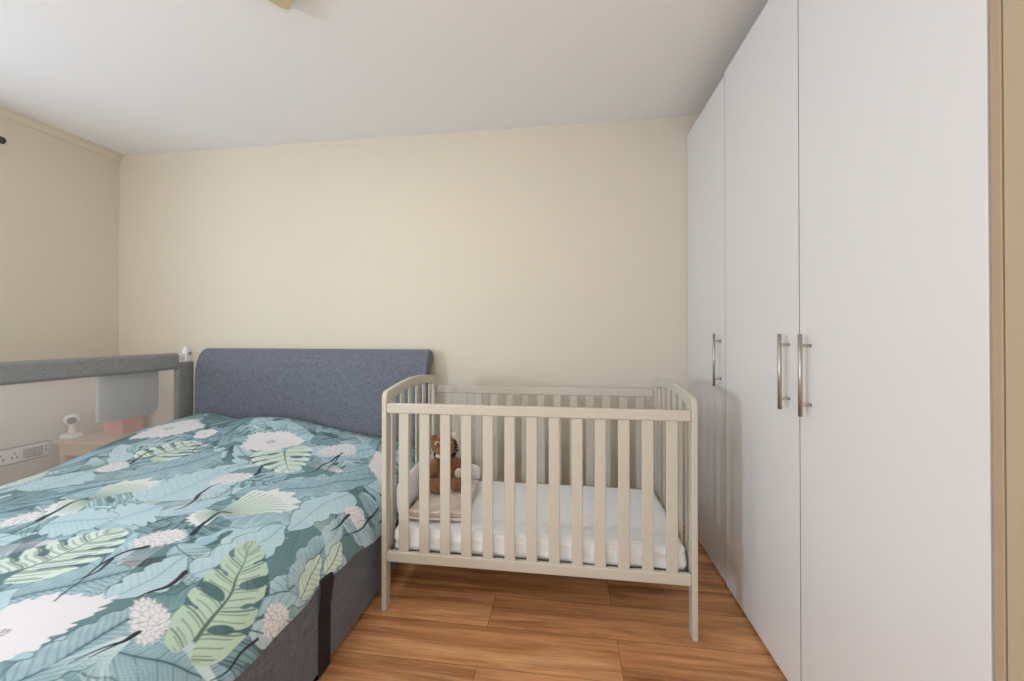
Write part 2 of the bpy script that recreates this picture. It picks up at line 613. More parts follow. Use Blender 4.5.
def duvet_grid():
    dz = np.array(DZ)
    nfine = 600
    X = cr(np.array(DX)[:, None], nfine)[:, 0]
    Zr = np.stack([cr(r[:, None], nfine)[:, 0] for r in dz])          # rows by station
    ref = Zr[5]
    arc = np.concatenate([[0], np.cumsum(np.hypot(np.diff(X), np.diff(ref)))])
    a = np.linspace(0, arc[-1], NA)
    Xa = np.interp(a, arc, X)
    Za = np.stack([np.interp(a, arc, z) for z in Zr])
    tt = np.linspace(0, 1, 400)
    ky = cr(np.array(DY)[:, None], 400)[:, 0]
    kz = np.stack([cr(Za[:, j:j + 1], 400)[:, 0] for j in range(NA)], 1)
    arcb = np.concatenate([[0], np.cumsum(np.hypot(np.diff(ky), np.diff(kz[:, NA // 2])))])
    b = np.linspace(0, arcb[-1], NB)
    Yb = np.interp(b, arcb, ky)
    Z = np.stack([np.interp(b, arcb, kz[:, j]) for j in range(NA)], 1)   # (NB, NA)
    A, Bb = np.meshgrid(a, b)
    Xg = np.broadcast_to(Xa, Z.shape).copy()
    Yg = np.broadcast_to(Yb[:, None], Z.shape).copy()
    # soft rumples
    rng = np.random.RandomState(3)
    h = np.zeros_like(Z)
    for i in range(26):
        th = rng.uniform(0, math.pi)
        f = rng.uniform(4, 17)
        ph = rng.uniform(0, 6.28)
        ph2, f2 = rng.uniform(0, 6.28), rng.uniform(1.5, 4)
        m = 0.5 + 0.5 * np.sin(f2 * (A * math.cos(th + 1.3) + Bb * math.sin(th + 1.3)) + ph2)
        h += m * np.sin(f * (A * math.cos(th) + Bb * math.sin(th)) + ph) * 0.016 / f
    top = np.clip((Z - .30) / .12, 0.15, 1)
    Z = Z + h * top * (1.2 + 1.3 * np.clip((Yg - 1.95) / .3, 0, 1))
    # hanging side waves gently in and out
    side = np.clip((Xg + .95) / .12, 0, 1)
    Xg = Xg + side * (0.006 * np.sin(Yg * 13 + 1) + 0.004 * np.sin(Yg * 29))
    return A, Bb, Xg, Yg, Z
# --duvet-surface-end


# palette of the printed cotton
C_BG = srgb(104, 136, 142)
C_DEEP = srgb(76, 106, 110)
C_BLUE = srgb(160, 193, 207)
C_BLUE2 = srgb(140, 173, 187)
C_PALE = srgb(178, 206, 217)
C_TEAL = srgb(128, 161, 169)
C_MINT = srgb(212, 230, 220)
C_MINT2 = srgb(186, 209, 190)
C_WHITE = srgb(228, 226, 231)
C_LINE = srgb(58, 82, 92)
C_BLACK = srgb(42, 46, 56)
C_VEIN = srgb(84, 106, 98)
C_FINE = srgb(206, 226, 230)

# printed motifs in fabric metres (across, along): kind, base, tip, width
MOTIFS = [
    ('blade', (1.156, 1.127), (1.129, 1.467), 0.328),
    ('blade', (1.165, 0.983), (1.22, 1.099), 0.258),
    ('blue', (0.823, 1.274), (0.962, 1.621), 0.278),
    ('blade', (1.734, 1.498), (1.696, 1.124), 0.169),
    ('blade', (0.58, 1.145), (0.574, 1.341), 0.262),
    ('blue', (1.401, 1.227), (1.762, 1.688), 0.194),
    ('blue', (1.364, 0.628), (1.499, 0.78), 0.173),
    ('blade', (1.563, 0.684), (1.57, 0.885), 0.128),
    ('blue', (1.622, 0.491), (1.645, 0.69), 0.124),
    ('blade', (0.989, 0.916), (1.161, 1.014), 0.179),
    ('blade', (1.648, 0.831), (1.684, 1.137), 0.146),
    ('blue', (1.874, 0.962), (1.819, 1.317), 0.135),
    ('spray', (1.899, 1.166), (1.707, 1.32), 0.246),
    ('spray', (1.949, 1.027), (1.801, 1.024), 0.123),
    ('spray', (1.922, 0.697), (1.712, 0.692), 0.106),
    ('spray', (1.684, 0.618), (1.684, 0.512), 0.144),
    ('monstera', (1.143, 1.817), (1.419, 1.516), 0.282),
    ('monstera', (1.83, 0.664), (1.668, 1.022), 0.199, 1),
    ('monstera', (1.232, 0.687), (1.248, 0.942), 0.278),
    ('monstera', (0.686, 1.49), (0.713, 1.721), 0.271),
    ('mint', (1.929, 1.127), (1.876, 1.253), 0.069),
    ('mint', (1.92, 0.991), (1.867, 1.14), 0.093),
    ('mint', (0.409, 1.16), (0.363, 1.338), 0.102),
    ('fan', (0.946, 1.068), (0.946, 1.292), 0.158),
    ('fan', (0.957, 1.081), (0.905, 0.97), 0.179),
    ('fan', (1.463, 1.106), (1.561, 1.325), 0.22),
    ('fan', (1.467, 1.117), (1.405, 1.032), 0.178),
    ('daisy', (1.047, 1.858), (1.181, 1.93), 0.27),
    ('daisy', (1.728, 1.819), (1.659, 1.775), 0.367),
    ('daisy', (1.46, 0.558), (1.561, 0.687), 0.213),
    ('daisy', (0.391, 1.865), (0.366, 2.04), 0.353),
    ('daisy', (0.663, 1.824), (0.713, 1.863), 0.163),
    ('puff', (1.193, 1.307), (1.284, 1.451), 0.143),
    ('puff', (0.61, 1.335), (0.651, 1.462), 0.137),
    ('puff', (1.367, 0.862), (1.483, 0.988), 0.105),
    ('puff', (0.843, 0.906), (0.923, 0.955), 0.098),
    ('puff', (1.741, 0.636), (1.613, 0.708), 0.086),
    ('puff', (1.904, 0.939), (1.913, 0.839), 0.087),
    ('puff', (1.776, 1.423), (1.878, 1.369), 0.093),
    ('puff', (1.337, 1.865), (1.536, 1.876), 0.214),
    ('branch', [(1.426, 0.877), (1.394, 0.811), (1.46, 0.648)], 0.012, 0),
    ('branch', [(1.277, 1.181), (1.255, 1.225), (1.229, 1.294), (1.239, 1.33)], 0.013, 0),
    ('branch', [(1.298, 1.431), (1.259, 1.508), (1.245, 1.562), (1.271, 1.582)], 0.016, 0),
    ('branch', [(1.476, 1.804), (1.49, 1.693), (1.501, 1.593), (1.488, 1.534)], 0.012, 0),
    ('branch', [(1.469, 1.835), (1.506, 1.719), (1.545, 1.59)], 0.01, 0),
    ('branch', [(1.618, 0.831), (1.622, 0.767), (1.611, 0.726), (1.606, 0.697)], 0.013, 0),
    ('branch', [(1.684, 0.643), (1.686, 0.612), (1.677, 0.592), (1.652, 0.533)], 0.009, 0),
    ('branch', [(1.682, 0.638), (1.684, 0.602), (1.673, 0.553)], 0.008, 0),
    ('branch', [(1.91, 0.823), (1.904, 0.769), (1.915, 0.726), (1.913, 0.692)], 0.008, 0),
    ('branch', [(0.935, 0.939), (0.93, 0.988), (0.91, 1.06), (0.948, 1.086)], 0.017, 0),
    ('branch', [(1.49, 0.978), (1.476, 1.045), (1.46, 1.114), (1.495, 1.13)], 0.017, 0),
    ('branch', [(0.665, 1.441), (0.615, 1.544), (0.615, 1.582)], 0.012, 0),
    ('branch', [(1.812, 1.371), (1.824, 1.299), (1.817, 1.23)], 0.01, 0),
    ('branch', [(1.403, 0.795), (1.431, 0.744), (1.415, 0.702)], 0.009, 0),
    ('branch', [(0.775, 1.737), (0.791, 1.642), (0.823, 1.534)], 0.01, 0),
    ('branch', [(0.267, 1.67), (0.21, 1.634), (0.233, 1.559)], 0.009, 0),
    ('branch', [(1.28, 1.181), (1.3, 1.122), (1.293, 1.086)], 0.012, 0),
    ('branch', [(1.36, 0.947), (1.367, 0.973), (1.385, 1.006)], 0.009, 0),
    ('branch', [(1.869, 1.557), (1.872, 1.433), (1.876, 1.343), (1.858, 1.276)], 0.01, 0),
    ('branch', [(1.273, 1.976), (1.307, 2.02), (1.348, 2.061)], 0.01, 0),
]



def paint_duvet(A, Bb):
    """albedo of the print at every vertex of the cloth"""
    shp = A.shape
    C = np.empty(shp + (3,))
    C[:] = C_BG[:3]
    rng = np.random.RandomState(11)
    A0, B0 = A, Bb
    A, Bb = A0.copy(), B0.copy()
    for i in range(14):      # hand-drawn wobble
        th, f, ph = rng.uniform(0, 6.28), rng.uniform(12, 75), rng.uniform(0, 6.28)
        w = np.sin(f * (A0 * math.cos(th) + B0 * math.sin(th)) + ph) * 0.085 / f
        th2 = rng.uniform(0, 6.28)
        A += w * math.cos(th2)
        Bb += w * math.sin(th2)

    def put(mask, col, alpha=1.0):
        m = (np.clip(mask, 0, 1) * alpha)[..., None]
        sl = put.sl
        C[sl] = C[sl] * (1 - m) + np.array(col[:3]) * m
    put.sl = (slice(None), slice(None))
    da, db = A0[0, 1] - A0[0, 0], B0[1, 0] - B0[0, 0]
    px = max(da, db)

    def soft(d, w=None):
        return np.clip(0.5 - d / (w or px * 1.1), 0, 1)

    def window(p, q, r):
        r = r + .02
        x0, x1 = min(p[0], q[0]) - r, max(p[0], q[0]) + r
        y0, y1 = min(p[1], q[1]) - r, max(p[1], q[1]) + r
        i0, i1 = int(max(0, (x0) / da)), int(min(shp[1], x1 / da + 2))
        j0, j1 = int(max(0, (y0) / db)), int(min(shp[0], y1 / db + 2))
        if i1 <= i0 or j1 <= j0:
            return None
        put.sl = (slice(j0, j1), slice(i0, i1))
        return A[put.sl], Bb[put.sl]

    def frame(p, q, x, y):
        """u along base->tip in 0..1, v across in metres"""
        dx, dy = q[0] - p[0], q[1] - p[1]
        L = math.hypot(dx, dy)
        u = ((x - p[0]) * dx + (y - p[1]) * dy) / L / L
        v = (-(x - p[0]) * dy + (y - p[1]) * dx) / L
        return u, v, L

    def line(pts, w, col, taper=False, alpha=1.0):
        pts = [np.array(p, float) for p in pts]
        if len(pts) > 2:
            pts = list(cr(np.array(pts), len(pts) * 5))
        n = len(pts) - 1
        for k, (p, q) in enumerate(zip(pts, pts[1:])):
            g = window(p, q, w * 3 + px * 2)
            if g is None:
                continue
            u, v, L = frame(p, q, *g)
            uc = np.clip(u, 0, 1)
            d = np.hypot(v, (u - uc) * L)
            ww = w * (1 - 0.75 * (k + uc) / n) if taper else w
            put(soft(d - ww / 2), col, alpha)

    def blade(p, q, wd, col, vein, fine, nv=14, ragged=0.0, pale=None):
        g = window(p, q, wd)
        if g is None:
            return
        u, v, L = frame(p, q, *g)
        v = v + .06 * L * np.sin(u * 3.1) - .03 * L
        uc = np.clip(u, 0, 1)
        half = wd / 2 * np.sin(math.pi * uc ** 0.75) ** 0.62
        sg = np.sign(v)
        cut = np.abs(np.sin(uc * nv * 1.1 + sg * 1.3)) ** 6
        half = half * (1 - 0.22 * cut)
        d = np.abs(v) - half
        d = np.where((u < 0) | (u > 1), 1, d)
        m = soft(d)
        s_ = np.clip(np.abs(v) / (wd / 2), 0, 1)
        put(soft(d - .0040), C_DEEP, 0.8)
        put(m, col)
        put(m * np.clip(0.5 + 0.5 * np.sin(uc * nv * 2.2 + s_ * 3), 0, 1) * s_, fine, 0.35)
        ph = (u * L - np.abs(v) * 0.75) / L * nv
        fr = np.abs(ph - np.round(ph)) / nv * L
        put(m * soft(fr - 0.0010, 0.004), vein, 0.75)
        ph = (u * L - np.abs(v) * 0.9) / L * nv * 3.4 + np.sin(u * 40) * .2
        fr = np.abs(ph - np.round(ph)) / (nv * 3.4) * L
        put(m * soft(fr - 0.0004, 0.003) * (s_ > .12) * (s_ < .93), fine, 0.7)
        put(m * soft(np.abs(v) - 0.002), vein, 0.9)

    def monstera(p, q, wd, col, vein, slits=5):
        g = window(p, q, wd)
        if g is None:
            return
        u, v, L = frame(p, q, *g)
        v = v + .05 * L * np.sin(u * 3.1) - .025 * L
        uc = np.clip(u, 0, 1)
        half = wd / 2 * np.clip(np.sin(math.pi * uc ** 0.60), 0, 1) ** 0.50
        sg = np.sign(v)
        s = np.abs(v) / np.maximum(half, 1e-4)
        d = np.abs(v) - half * (0.97 + 0.03 * np.sin(u * 30 + sg))
        d = np.where((u < 0.0) | (u > 1), 1, d)
        d = np.maximum(d, 0.22 * wd * np.exp(-((v / (0.08 * wd)) ** 2)) - u * L * 1.2)
        # teardrop slits between the lobes
        hole = np.full_like(u, 1.0)
        x = np.abs(v)
        for side in (-1, 1):
            for k in range(slits):
                uk = 0.16 + 0.70 * k / slits + (0.05 if side > 0 else 0)
                r0 = 0.085 * L / slits * (1.5 + 0.9 * math.sin(k * 2.7 + side + p[0] * 9))
                y = (u - uk - 0.16 * s) * L
                x0 = wd / 2 * (0.46 + 0.14 * math.sin(k * 4.1 + side * 2))
                bulb = np.hypot((x - x0) * .55, y) - r0
                neck = np.where(x > x0, np.abs(y) - (.0045 + .30 * L / slits * np.clip((s - .70) * 2.2, 0, 1) ** 1.5), 1)
                hole = np.where(sg == side, np.minimum(hole, np.minimum(bulb, neck)), hole)
        m = soft(d)
        put(m * soft(hole), C_DEEP, 0.85)
        mm = m * (1 - soft(hole))
        put(mm, col)
        for k_, w_, a_ in ((1, .0024, .95), (3, .0014, .85)):
            ph2 = (u - 0.16 * s - 0.05 * (sg > 0)) * slits / .7 * k_ + 0.27
            fr2 = np.abs(ph2 - np.round(ph2)) / (slits / .7 * k_) * L
            put(mm * soft(fr2 - w_, 0.004) * (s < (0.72, 0.88)[k_ == 1]) * (s > .05), vein, a_)
        put(mm * soft(np.abs(v) - 0.005 * (1.15 - uc)), vein, 0.95)

    def fan(p, q, wd, col, vein):
        """ginkgo-like fan spreading from the stalk p"""
        g = window(p, q, wd * 0.8)
        if g is None:
            return
        u, v, L = frame(p, q, *g)
        r = np.hypot(u * L, v) / L
        th = np.arctan2(v, u * L)
        tm = math.atan2(wd / 2, L * 0.55)
        edge = 1 - 0.25 * (th / tm) ** 2 + 0.05 * np.sin(th * 23) + 0.03 * np.sin(th * 41)
        d = np.maximum(r - edge, (np.abs(th) - tm) * r) * L
        m = soft(d)
        put(m, col)
        t = np.clip((r - 0.45) / 0.5, 0, 1)
        put(m * t, C_WHITE, 0.75)
        ph = th / tm * 6 + .15 * np.sin(r * 9)
        fr = np.abs(ph - np.round(ph)) / 6 * tm * r * L
        put(m * soft(fr - 0.0014, 0.004) * (r < 0.78), vein, 0.9)

    def daisy(p, q, wd, n=17, heart=True):
        g = window(p, p, max(wd, math.dist(p, q)))
        if g is None:
            return
        u, v, L = frame(p, q, *g)
        x, y = u * L, v / (wd / 2) * L
        r = np.hypot(x, y) / L
        th = np.arctan2(y, x)
        edge = 0.84 + 0.09 * np.abs(np.cos(th * n / 2)) + 0.06 * np.sin(th * 3 + 1) + 0.05 * np.sin(th * 5 + 2) + 0.035 * np.sin(th * 37)
        m = soft((r - edge) * L)
        put(m, C_WHITE)
        fr = np.abs(np.sin(th * n / 2)) * r * L * 0.12
        put(m * soft(fr - 0.0004, 0.004) * (r > 0.3), srgb(214, 214, 216), 0.45)
        if heart:
            put(soft((np.abs(r - 0.10) - 0.05) * L) * (np.sin(th * 14) > 0), C_VEIN, 0.8)

    def puff(p, q, wd):
        """shaggy white flower head covered in little scales"""
        g = window(p, q, wd)
        if g is None:
            return
        u, v, L = frame(p, q, *g)
        x, y = (u - 0.5) * 2, v / (wd / 2)
        r = np.hypot(x, y)
        th = np.arctan2(y, x)
        edge = 0.88 + 0.06 * np.sin(th * 19) + 0.04 * np.sin(th * 33 + 1) + 0.06 * np.sin(th * 3 + p[0] * 40)
        m = soft((r - edge) * min(L, wd) / 2)
        put(m, C_WHITE)
        k = 0.015
        su, sv = u * L / k, v / k
        best = np.full_like(u, 9.0)
        sec = np.full_like(u, 9.0)
        iu, iv = np.floor(su), np.floor(sv)
        for a in (-1, 0, 1):
            for b in (-1, 0, 1):
                h1 = np.sin((iu + a) * 127.1 + (iv + b) * 311.7) * 43758.5
                h2 = np.sin((iu + a) * 269.5 + (iv + b) * 183.3) * 43758.5
                dd = np.hypot(su - (iu + a + h1 - np.floor(h1)), (sv - (iv + b + h2 - np.floor(h2))) * 1.4)
                sec = np.minimum(sec, np.maximum(best, dd))
                best = np.minimum(best, dd)
        put(m * soft((sec - best - 0.10) * k, 0.004), srgb(134, 142, 140), 0.7)

    def spray(p, q, wd, col, n=26):
        """bundle of fine drawn grass lines"""
        for k in range(n):
            o = (k / (n - 1) - 0.5) * wd
            dx, dy = q[0] - p[0], q[1] - p[1]
            L = math.hypot(dx, dy)
            nx, ny = -dy / L, dx / L
            e = rng.uniform(0.75, 1.0)
            line([(p[0] + nx * o * .12, p[1] + ny * o * .12), (p[0] + dx * .5 + nx * o * .45, p[1] + dy * .5 + ny * o * .45), (p[0] + dx * e + nx * o, p[1] + dy * e + ny * o)], 0.0024, col, True, 0.75)

    # scattered background foliage
    wA, wB = A.max(), Bb.max()
    tones = [C_BLUE, C_BLUE2, C_TEAL, C_PALE, C_BLUE2, C_TEAL, C_BLUE]
    for k in range(330):
        p = (rng.uniform(-.1, wA + .1), rng.uniform(-.1, wB + .1))
        th = rng.normal(0.9, 0.9) + (math.pi if rng.rand() < .4 else 0)
        L = rng.uniform(.20, .40)
        q = (p[0] + L * math.cos(th), p[1] + L * math.sin(th))
        c = tones[rng.randint(len(tones))]
        if k % 5 == 3:
            spray(p, q, L * rng.uniform(.4, .8), [C_FINE, C_LINE, C_BLACK, C_LINE][k % 4], 22)
        elif k % 5 == 1:
            monstera(p, q, L * .8, c, [C_FINE, C_LINE][k % 2], 4)
        else:
            blade(p, q, L * rng.uniform(.3, .5), c, [C_LINE, C_DEEP, C_FINE][k % 3], [C_FINE, C_DEEP, C_FINE][k % 3], rng.randint(7, 13))
    for k in range(40):      # a few loose grass lines over the foliage
        p = (rng.uniform(0, wA), rng.uniform(0, wB))
        th = rng.uniform(0, 6.28)
        spray(p, (p[0] + .25 * math.cos(th), p[1] + .25 * math.sin(th)), .16, [C_FINE, C_LINE, C_WHITE, C_BLACK][k % 4], 14)
    for mo in MOTIFS:
        k, p, q, w = mo[:4]
        if k == 'monstera':
            monstera(p, q, w, C_MINT2 if len(mo) > 4 else C_MINT, C_VEIN, 4)
        elif k == 'blade':
            blade(p, q, w, C_PALE, C_BLUE2, C_FINE, 12)
        elif k == 'blue':
            blade(p, q, w, C_BLUE2, C_LINE, C_FINE, 14)
        elif k == 'mint':
            blade(p, q, w, C_MINT, C_VEIN, C_MINT2, 7)
        elif k == 'fan':
            fan(p, q, w, C_MINT, C_VEIN)
        elif k == 'daisy':
            daisy(p, q, w)
        elif k == 'puff':
            puff(p, q, w)
        elif k == 'spray':
            spray(p, q, w, C_FINE)
        elif k == 'branch':
            line(p, q, C_BLACK, True)
    return C


bed = thing('bed', 'double bed with blue-grey upholstered sleigh headboard against the back wall', 'bed', (-1.69, 1.4, 0))
# scrolled headboard, extruded across the bed
hp = [(2.405, 0.05), (2.382, 0.09), (2.380, 0.45), (2.380, 0.86), (2.384, 0.93), (2.394, 0.985), (2.412, 1.030), (2.438, 1.060), (2.468, 1.073),
      (2.498, 1.066), (2.517, 1.044), (2.522, 1.015), (2.512, 0.990), (2.492, 0.976), (2.472, 0.955), (2.463, 0.92), (2.460, 0.85), (2.460, 0.05)]
hb = prism(bmesh.new(), [tuple(p) for p in np.array(hp)], 'x', -2.515, -0.862, 0.014, 4)
obj('headboard', hb, M_head, bed)
bb = bmesh.new()
box(bb, -.868, -.828, .36, 2.378, 0.035, .335, 0.012, 3)
box(bb, -2.515, -2.475, .36, 2.378, 0.035, .335, 0.012, 3)
obj('side_rail', B(-.868, -.828, .40, 2.378, 0.02, .335, 0.012, 3), M_base, bed)
obj('side_rail', B(-2.515, -2.475, .40, 2.378, 0.02, .335, 0.012, 3), M_base, bed)
obj('foot_rail', B(-2.515, -.828, .352, .398, 0.02, .335, 0.012, 3), M_base, bed)
bb.free()
obj('base_deck', B(-2.474, -.869, .40, 2.376, .20, .27), M_base, bed)
tag(obj('mattress', pad(bmesh.new(), -2.465, -.875, .41, 2.37, .272, .405, .05, 0.0, 4, 4), M_sheet, None, True),
    'mattress under the leaf-print duvet', 'mattress')

A, Bb, Xg, Yg, Zg = duvet_grid()
me = bpy.data.meshes.new('duvet')
nb, na = A.shape
idx = np.arange(nb * na).reshape(nb, na)
quads = np.stack([idx[:-1, :-1], idx[:-1, 1:], idx[1:, 1:], idx[1:, :-1]], -1).reshape(-1, 4)
me.vertices.add(nb * na)
me.vertices.foreach_set('co', np.stack([Xg, Yg, Zg], -1).astype(np.float32).ravel())
me.loops.add(quads.size)
me.loops.foreach_set('vertex_index', quads.ravel().astype(np.int32))
me.polygons.add(len(quads))
me.polygons.foreach_set('loop_start', np.arange(0, quads.size, 4, dtype=np.int32))
me.polygons.foreach_set('use_smooth', np.ones(len(quads), dtype=bool))
me.update(calc_edges=True)
ca = me.color_attributes.new('print', 'FLOAT_COLOR', 'POINT')
cc = np.ones((nb * na, 4), np.float32)
cc[:, :3] = paint_duvet(A, Bb).reshape(-1, 3)
ca.data.foreach_set('color', cc.ravel())
dm = bpy.data.materials.new('leaf_print_cotton')
dm.use_nodes = True
nt = dm.node_tree
p = nt.nodes['Principled BSDF']
at = nt.nodes.new('ShaderNodeAttribute')
at.attribute_name = 'print'
nt.links.new(at.outputs['Color'], p.inputs['Base Color'])
p.inputs['Roughness'].default_value = 0.85
p.inputs['Specular IOR Level'].default_value = 0.2
p.inputs['Sheen Weight'].default_value = 0.1
me.materials.append(dm)
duvet = bpy.data.objects.new('duvet', me)
COL.objects.link(duvet)
tag(duvet, 'teal duvet printed with pale leaves and white flowers, spread over the bed', 'duvet')

# black webbing strap down the side of the bed base
sp = bmesh.new()
prof = [(-.868, .3365), (-.84, .3365), (-.826, .336), (-.817, .329), (-.814, .315), (-.818, .28), (-.8262, .22), (-.8265, .03), (-.829, .012), (-.838, .006), (-.90, .006),
        (-.90, .0025), (-.836, .0025), (-.8255, .010), (-.8225, .03), (-.8222, .22), (-.8135, .28), (-.8095, .316), (-.813, .333), (-.824, .340), (-.84, .3405), (-.868, .3405)]
prism(sp, prof, 'y', 1.238, 1.302)
tag(obj('strap', sp, M_strap), 'black webbing strap running down the side of the grey bed base', 'strap')

# ---------------------------------------------------------------- bed guard rail with netting
RX = -2.60
rail = thing('bed_guard_rail', 'grey fabric bed guard rail with white netting, standing left of the bed', 'bed rail', (RX, 1.4, 0))


def sleeve(o0, o1, axis, w, d, r=.018):
    pass


# padded top bar: rounded section swept along the rail
bm = prism(bmesh.new(), rrect(RX - .022, RX + .022, .936, 1.046, .021), 'y', .35, 2.335, .004, 2)
obj('top_sleeve', bm, M_rail, rail)
bm = prism(bmesh.new(), rrect(RX - .020, RX + .020, 2.325, 2.452, .019), 'z', .30, .980, .004, 2)
obj('post_sleeve', bm, M_rail, rail)
bm = prism(bmesh.new(), rrect(RX - .020, RX + .020, .25, .349, .019), 'z', .30, .992, .004, 2)
obj('post_sleeve', bm, M_rail, rail)
bm = bmesh.new()
tube(bm, [(RX, 2.40, 0.008), (RX, 2.40, .995)], .012, 16)
obj('post', bm, M_plastic, rail, True)
bm = bmesh.new()
tube(bm, [(RX, .30, 0.008), (RX, .30, .995)], .012, 16)
obj('post', bm, M_plastic, rail, True)
bm = bmesh.new()
tube(bm, [(RX, .26, .31), (RX, 2.45, .31)], .014, 16)
obj('bottom_bar', bm, M_plastic, rail, True)
# corner joint: white plastic knuckle with a grey push button
j = bmesh.new()
box(j, RX - .017, RX + .017, 2.385, 2.437, .981, 1.072, .008, 2)
box(j, RX - .013, RX + .013, 2.336, 2.39, 1.003, 1.040, .006, 2)
box(j, RX - .012, RX + .012, 2.392, 2.424, 1.06, 1.086, .005, 2)
jj = obj('corner_joint', j, M_plastic, rail)
k = bmesh.new()
lathe(k, [(0, 0.006), (.009, .006), (.011, .003), (.011, 0), (0, 0)], (RX + .016, 2.415, 1.040), (1, 0, 0), 20)
obj('push_button', k, M_greyp, jj, True)
nb_ = bmesh.new()
for dx in (-.008, .008):     # netting sewn on both faces of the frame
    nb_.faces.new([nb_.verts.new(v) for v in ((RX + dx, .345, .31), (RX + dx, 2.345, .31), (RX + dx, 2.345, .94), (RX + dx, .345, .94))])
obj('netting', nb_, M_net, rail)
# soft pocket hung on the outer side
pk = prism(bmesh.new(), rrect(1.905, 2.245, .662, 1.0, (.02, .06, .004, .004)), 'x', RX - .046, RX - .026, .008, 3)
pko = obj('pocket', pk, M_pocket, rail)
pko['label'] = 'pale grey pocket hanging from the rail'
st = bmesh.new()
box(st, RX - .045, RX - .021, 2.225, 2.240, .93, 1.0, .002, 1)
box(st, RX - .045, RX - .021, 1.91, 1.925, .93, 1.0, .002, 1)

# ---------------------------------------------------------------- bedside table and the things on it
st.free()
tb = thing('bedside_table', 'pale wooden bedside table in the back left corner behind the bed rail', 'table', (-3.0, 2.33, 0))
TZ = .483
obj('table_top', B(-3.295, -2.70, 2.14, 2.515, TZ - .022, TZ, .003, 2), M_wood, tb)
for x in (-3.275, -2.755):
    for y in (2.16, 2.455):
        obj('leg', prism(bmesh.new(), rrect(x, x + .04, y, y + .04, .004, 2), 'z', 0, TZ - .0225), M_wood, tb)
obj('apron', B(-3.275, -2.72, 2.165, 2.18, TZ - .10, TZ - .023), M_wood, tb)

cm = thing('baby_monitor', 'small white camera on a round base on the bedside table', 'camera', (-3.235, 2.20, TZ))
b_ = bmesh.new()
lathe(b_, [(0, TZ + .001), (.050, TZ + .001), (.054, TZ + .006), (.054, TZ + .026), (.049, TZ + .034), (.02, TZ + .038), (0, TZ + .038)], (-3.235, 2.20, 0))
obj('base', b_, M_plastic, cm, True)
b_ = bmesh.new()
lathe(b_, [(0, TZ + .034), (.024, TZ + .034), (.016, TZ + .05), (.014, TZ + .085), (.018, TZ + .10), (0, TZ + .10)], (-3.235, 2.20, 0))
obj('neck', b_, M_plastic, cm, True)
hc = Vector((-3.235, 2.20, TZ + .125))
hd = obj('camera_head', blob(bmesh.new(), hc, (.040, .040, .038)), M_plastic, cm, True)
ld = Vector((.80, -.55, -.12)).normalized()
l_ = bmesh.new()
lathe(l_, [(0, .041), (.015, .040), (.022, .037), (.024, .029), (0, .025)], hc, ld, 28)
obj('lens', l_, M_dark, hd, True)

px = thing('gift_box', 'pink box on the bedside table under the hanging grey pocket', 'box', (-3.06, 2.38, TZ))
obj('body', B(-3.175, -3.02, 2.335, 2.475, TZ + .001, TZ + .085, .004, 2), M_pink, px)
obj('lid', B(-3.180, -3.015, 2.330, 2.480, TZ + .0855, TZ + .125, .004, 2), M_pink, px)

# wall sockets low on the left wall: a trunking strip with socket faces
sk = thing('wall_socket', 'white strip of wall sockets low on the left wall behind the netting', 'socket', (XL, 1.96, .44))
obj('back_box', B(XL + .0005, XL + .010, 1.74, 2.128, .388, .492, .002, 2), M_greyp, sk)
obj('face_plate', B(XL + .0102, XL + .020, 1.75, 2.120, .398, .482, .003, 2), M_plastic, sk)
for y, dark in ((1.80, 0), (1.93, 0), (2.035, 1)):
    if dark:
        for dy in (-.022, .022):
            obj('plug', B(XL + .0202, XL + .045, y + dy - .019, y + dy + .019, .412, .468, .004, 2), M_greyp, sk)
    else:
        for dy in (-.03, .03):
            o = bmesh.new()
            for a, c in ((-.011, .428), (.011, .428)):
                box(o, XL + .0202, XL + .0215, y + dy + a - .004, y + dy + a + .004, c - .008, c + .008)
            box(o, XL + .0202, XL + .0215, y + dy - .003, y + dy + .003, .446, .460)
            obj('socket_hole', o, M_dark, sk)
o = bmesh.new()
for a in (2.085, 2.105):
    box(o, XL + .0202, XL + .0225, a - .006, a + .006, .43, .445, .001, 1)
    box(o, XL + .0202, XL + .0225, a - .006, a + .006, .452, .467, .001, 1)
obj('switch', o, M_greyp, sk)

# ---------------------------------------------------------------- curtain rail on the left wall
rod = thing('curtain_rail', 'dark curtain rail end high on the left wall', 'curtain rail', (XL, 0, 2.30))
r_ = bmesh.new()
tube(r_, [(-3.235, -2.35, 2.297), (-3.235, 1.845, 2.297)], .011, 14)
obj('rod', r_, M_dark, rod, True)
f_ = bmesh.new()
lathe(f_, [(0, -.004), (.012, -.004), (.012, .004), (.020, .008), (.020, .022), (.012, .028), (0, .028)], (-3.235, 1.846, 2.297), (0, 1, 0), 20)
obj('finial', f_, M_dark, rod, True)
for y in (-2.2, 1.80):
    b_ = bmesh.new()
    box(b_, XL + .0005, XL + .008, y - .015, y + .015, 2.26, 2.33, .002, 1)
    tube(b_, [(XL + .004, y, 2.297), (-3.245, y, 2.297)], .007, 12)
    obj('bracket', b_, M_dark, rod)

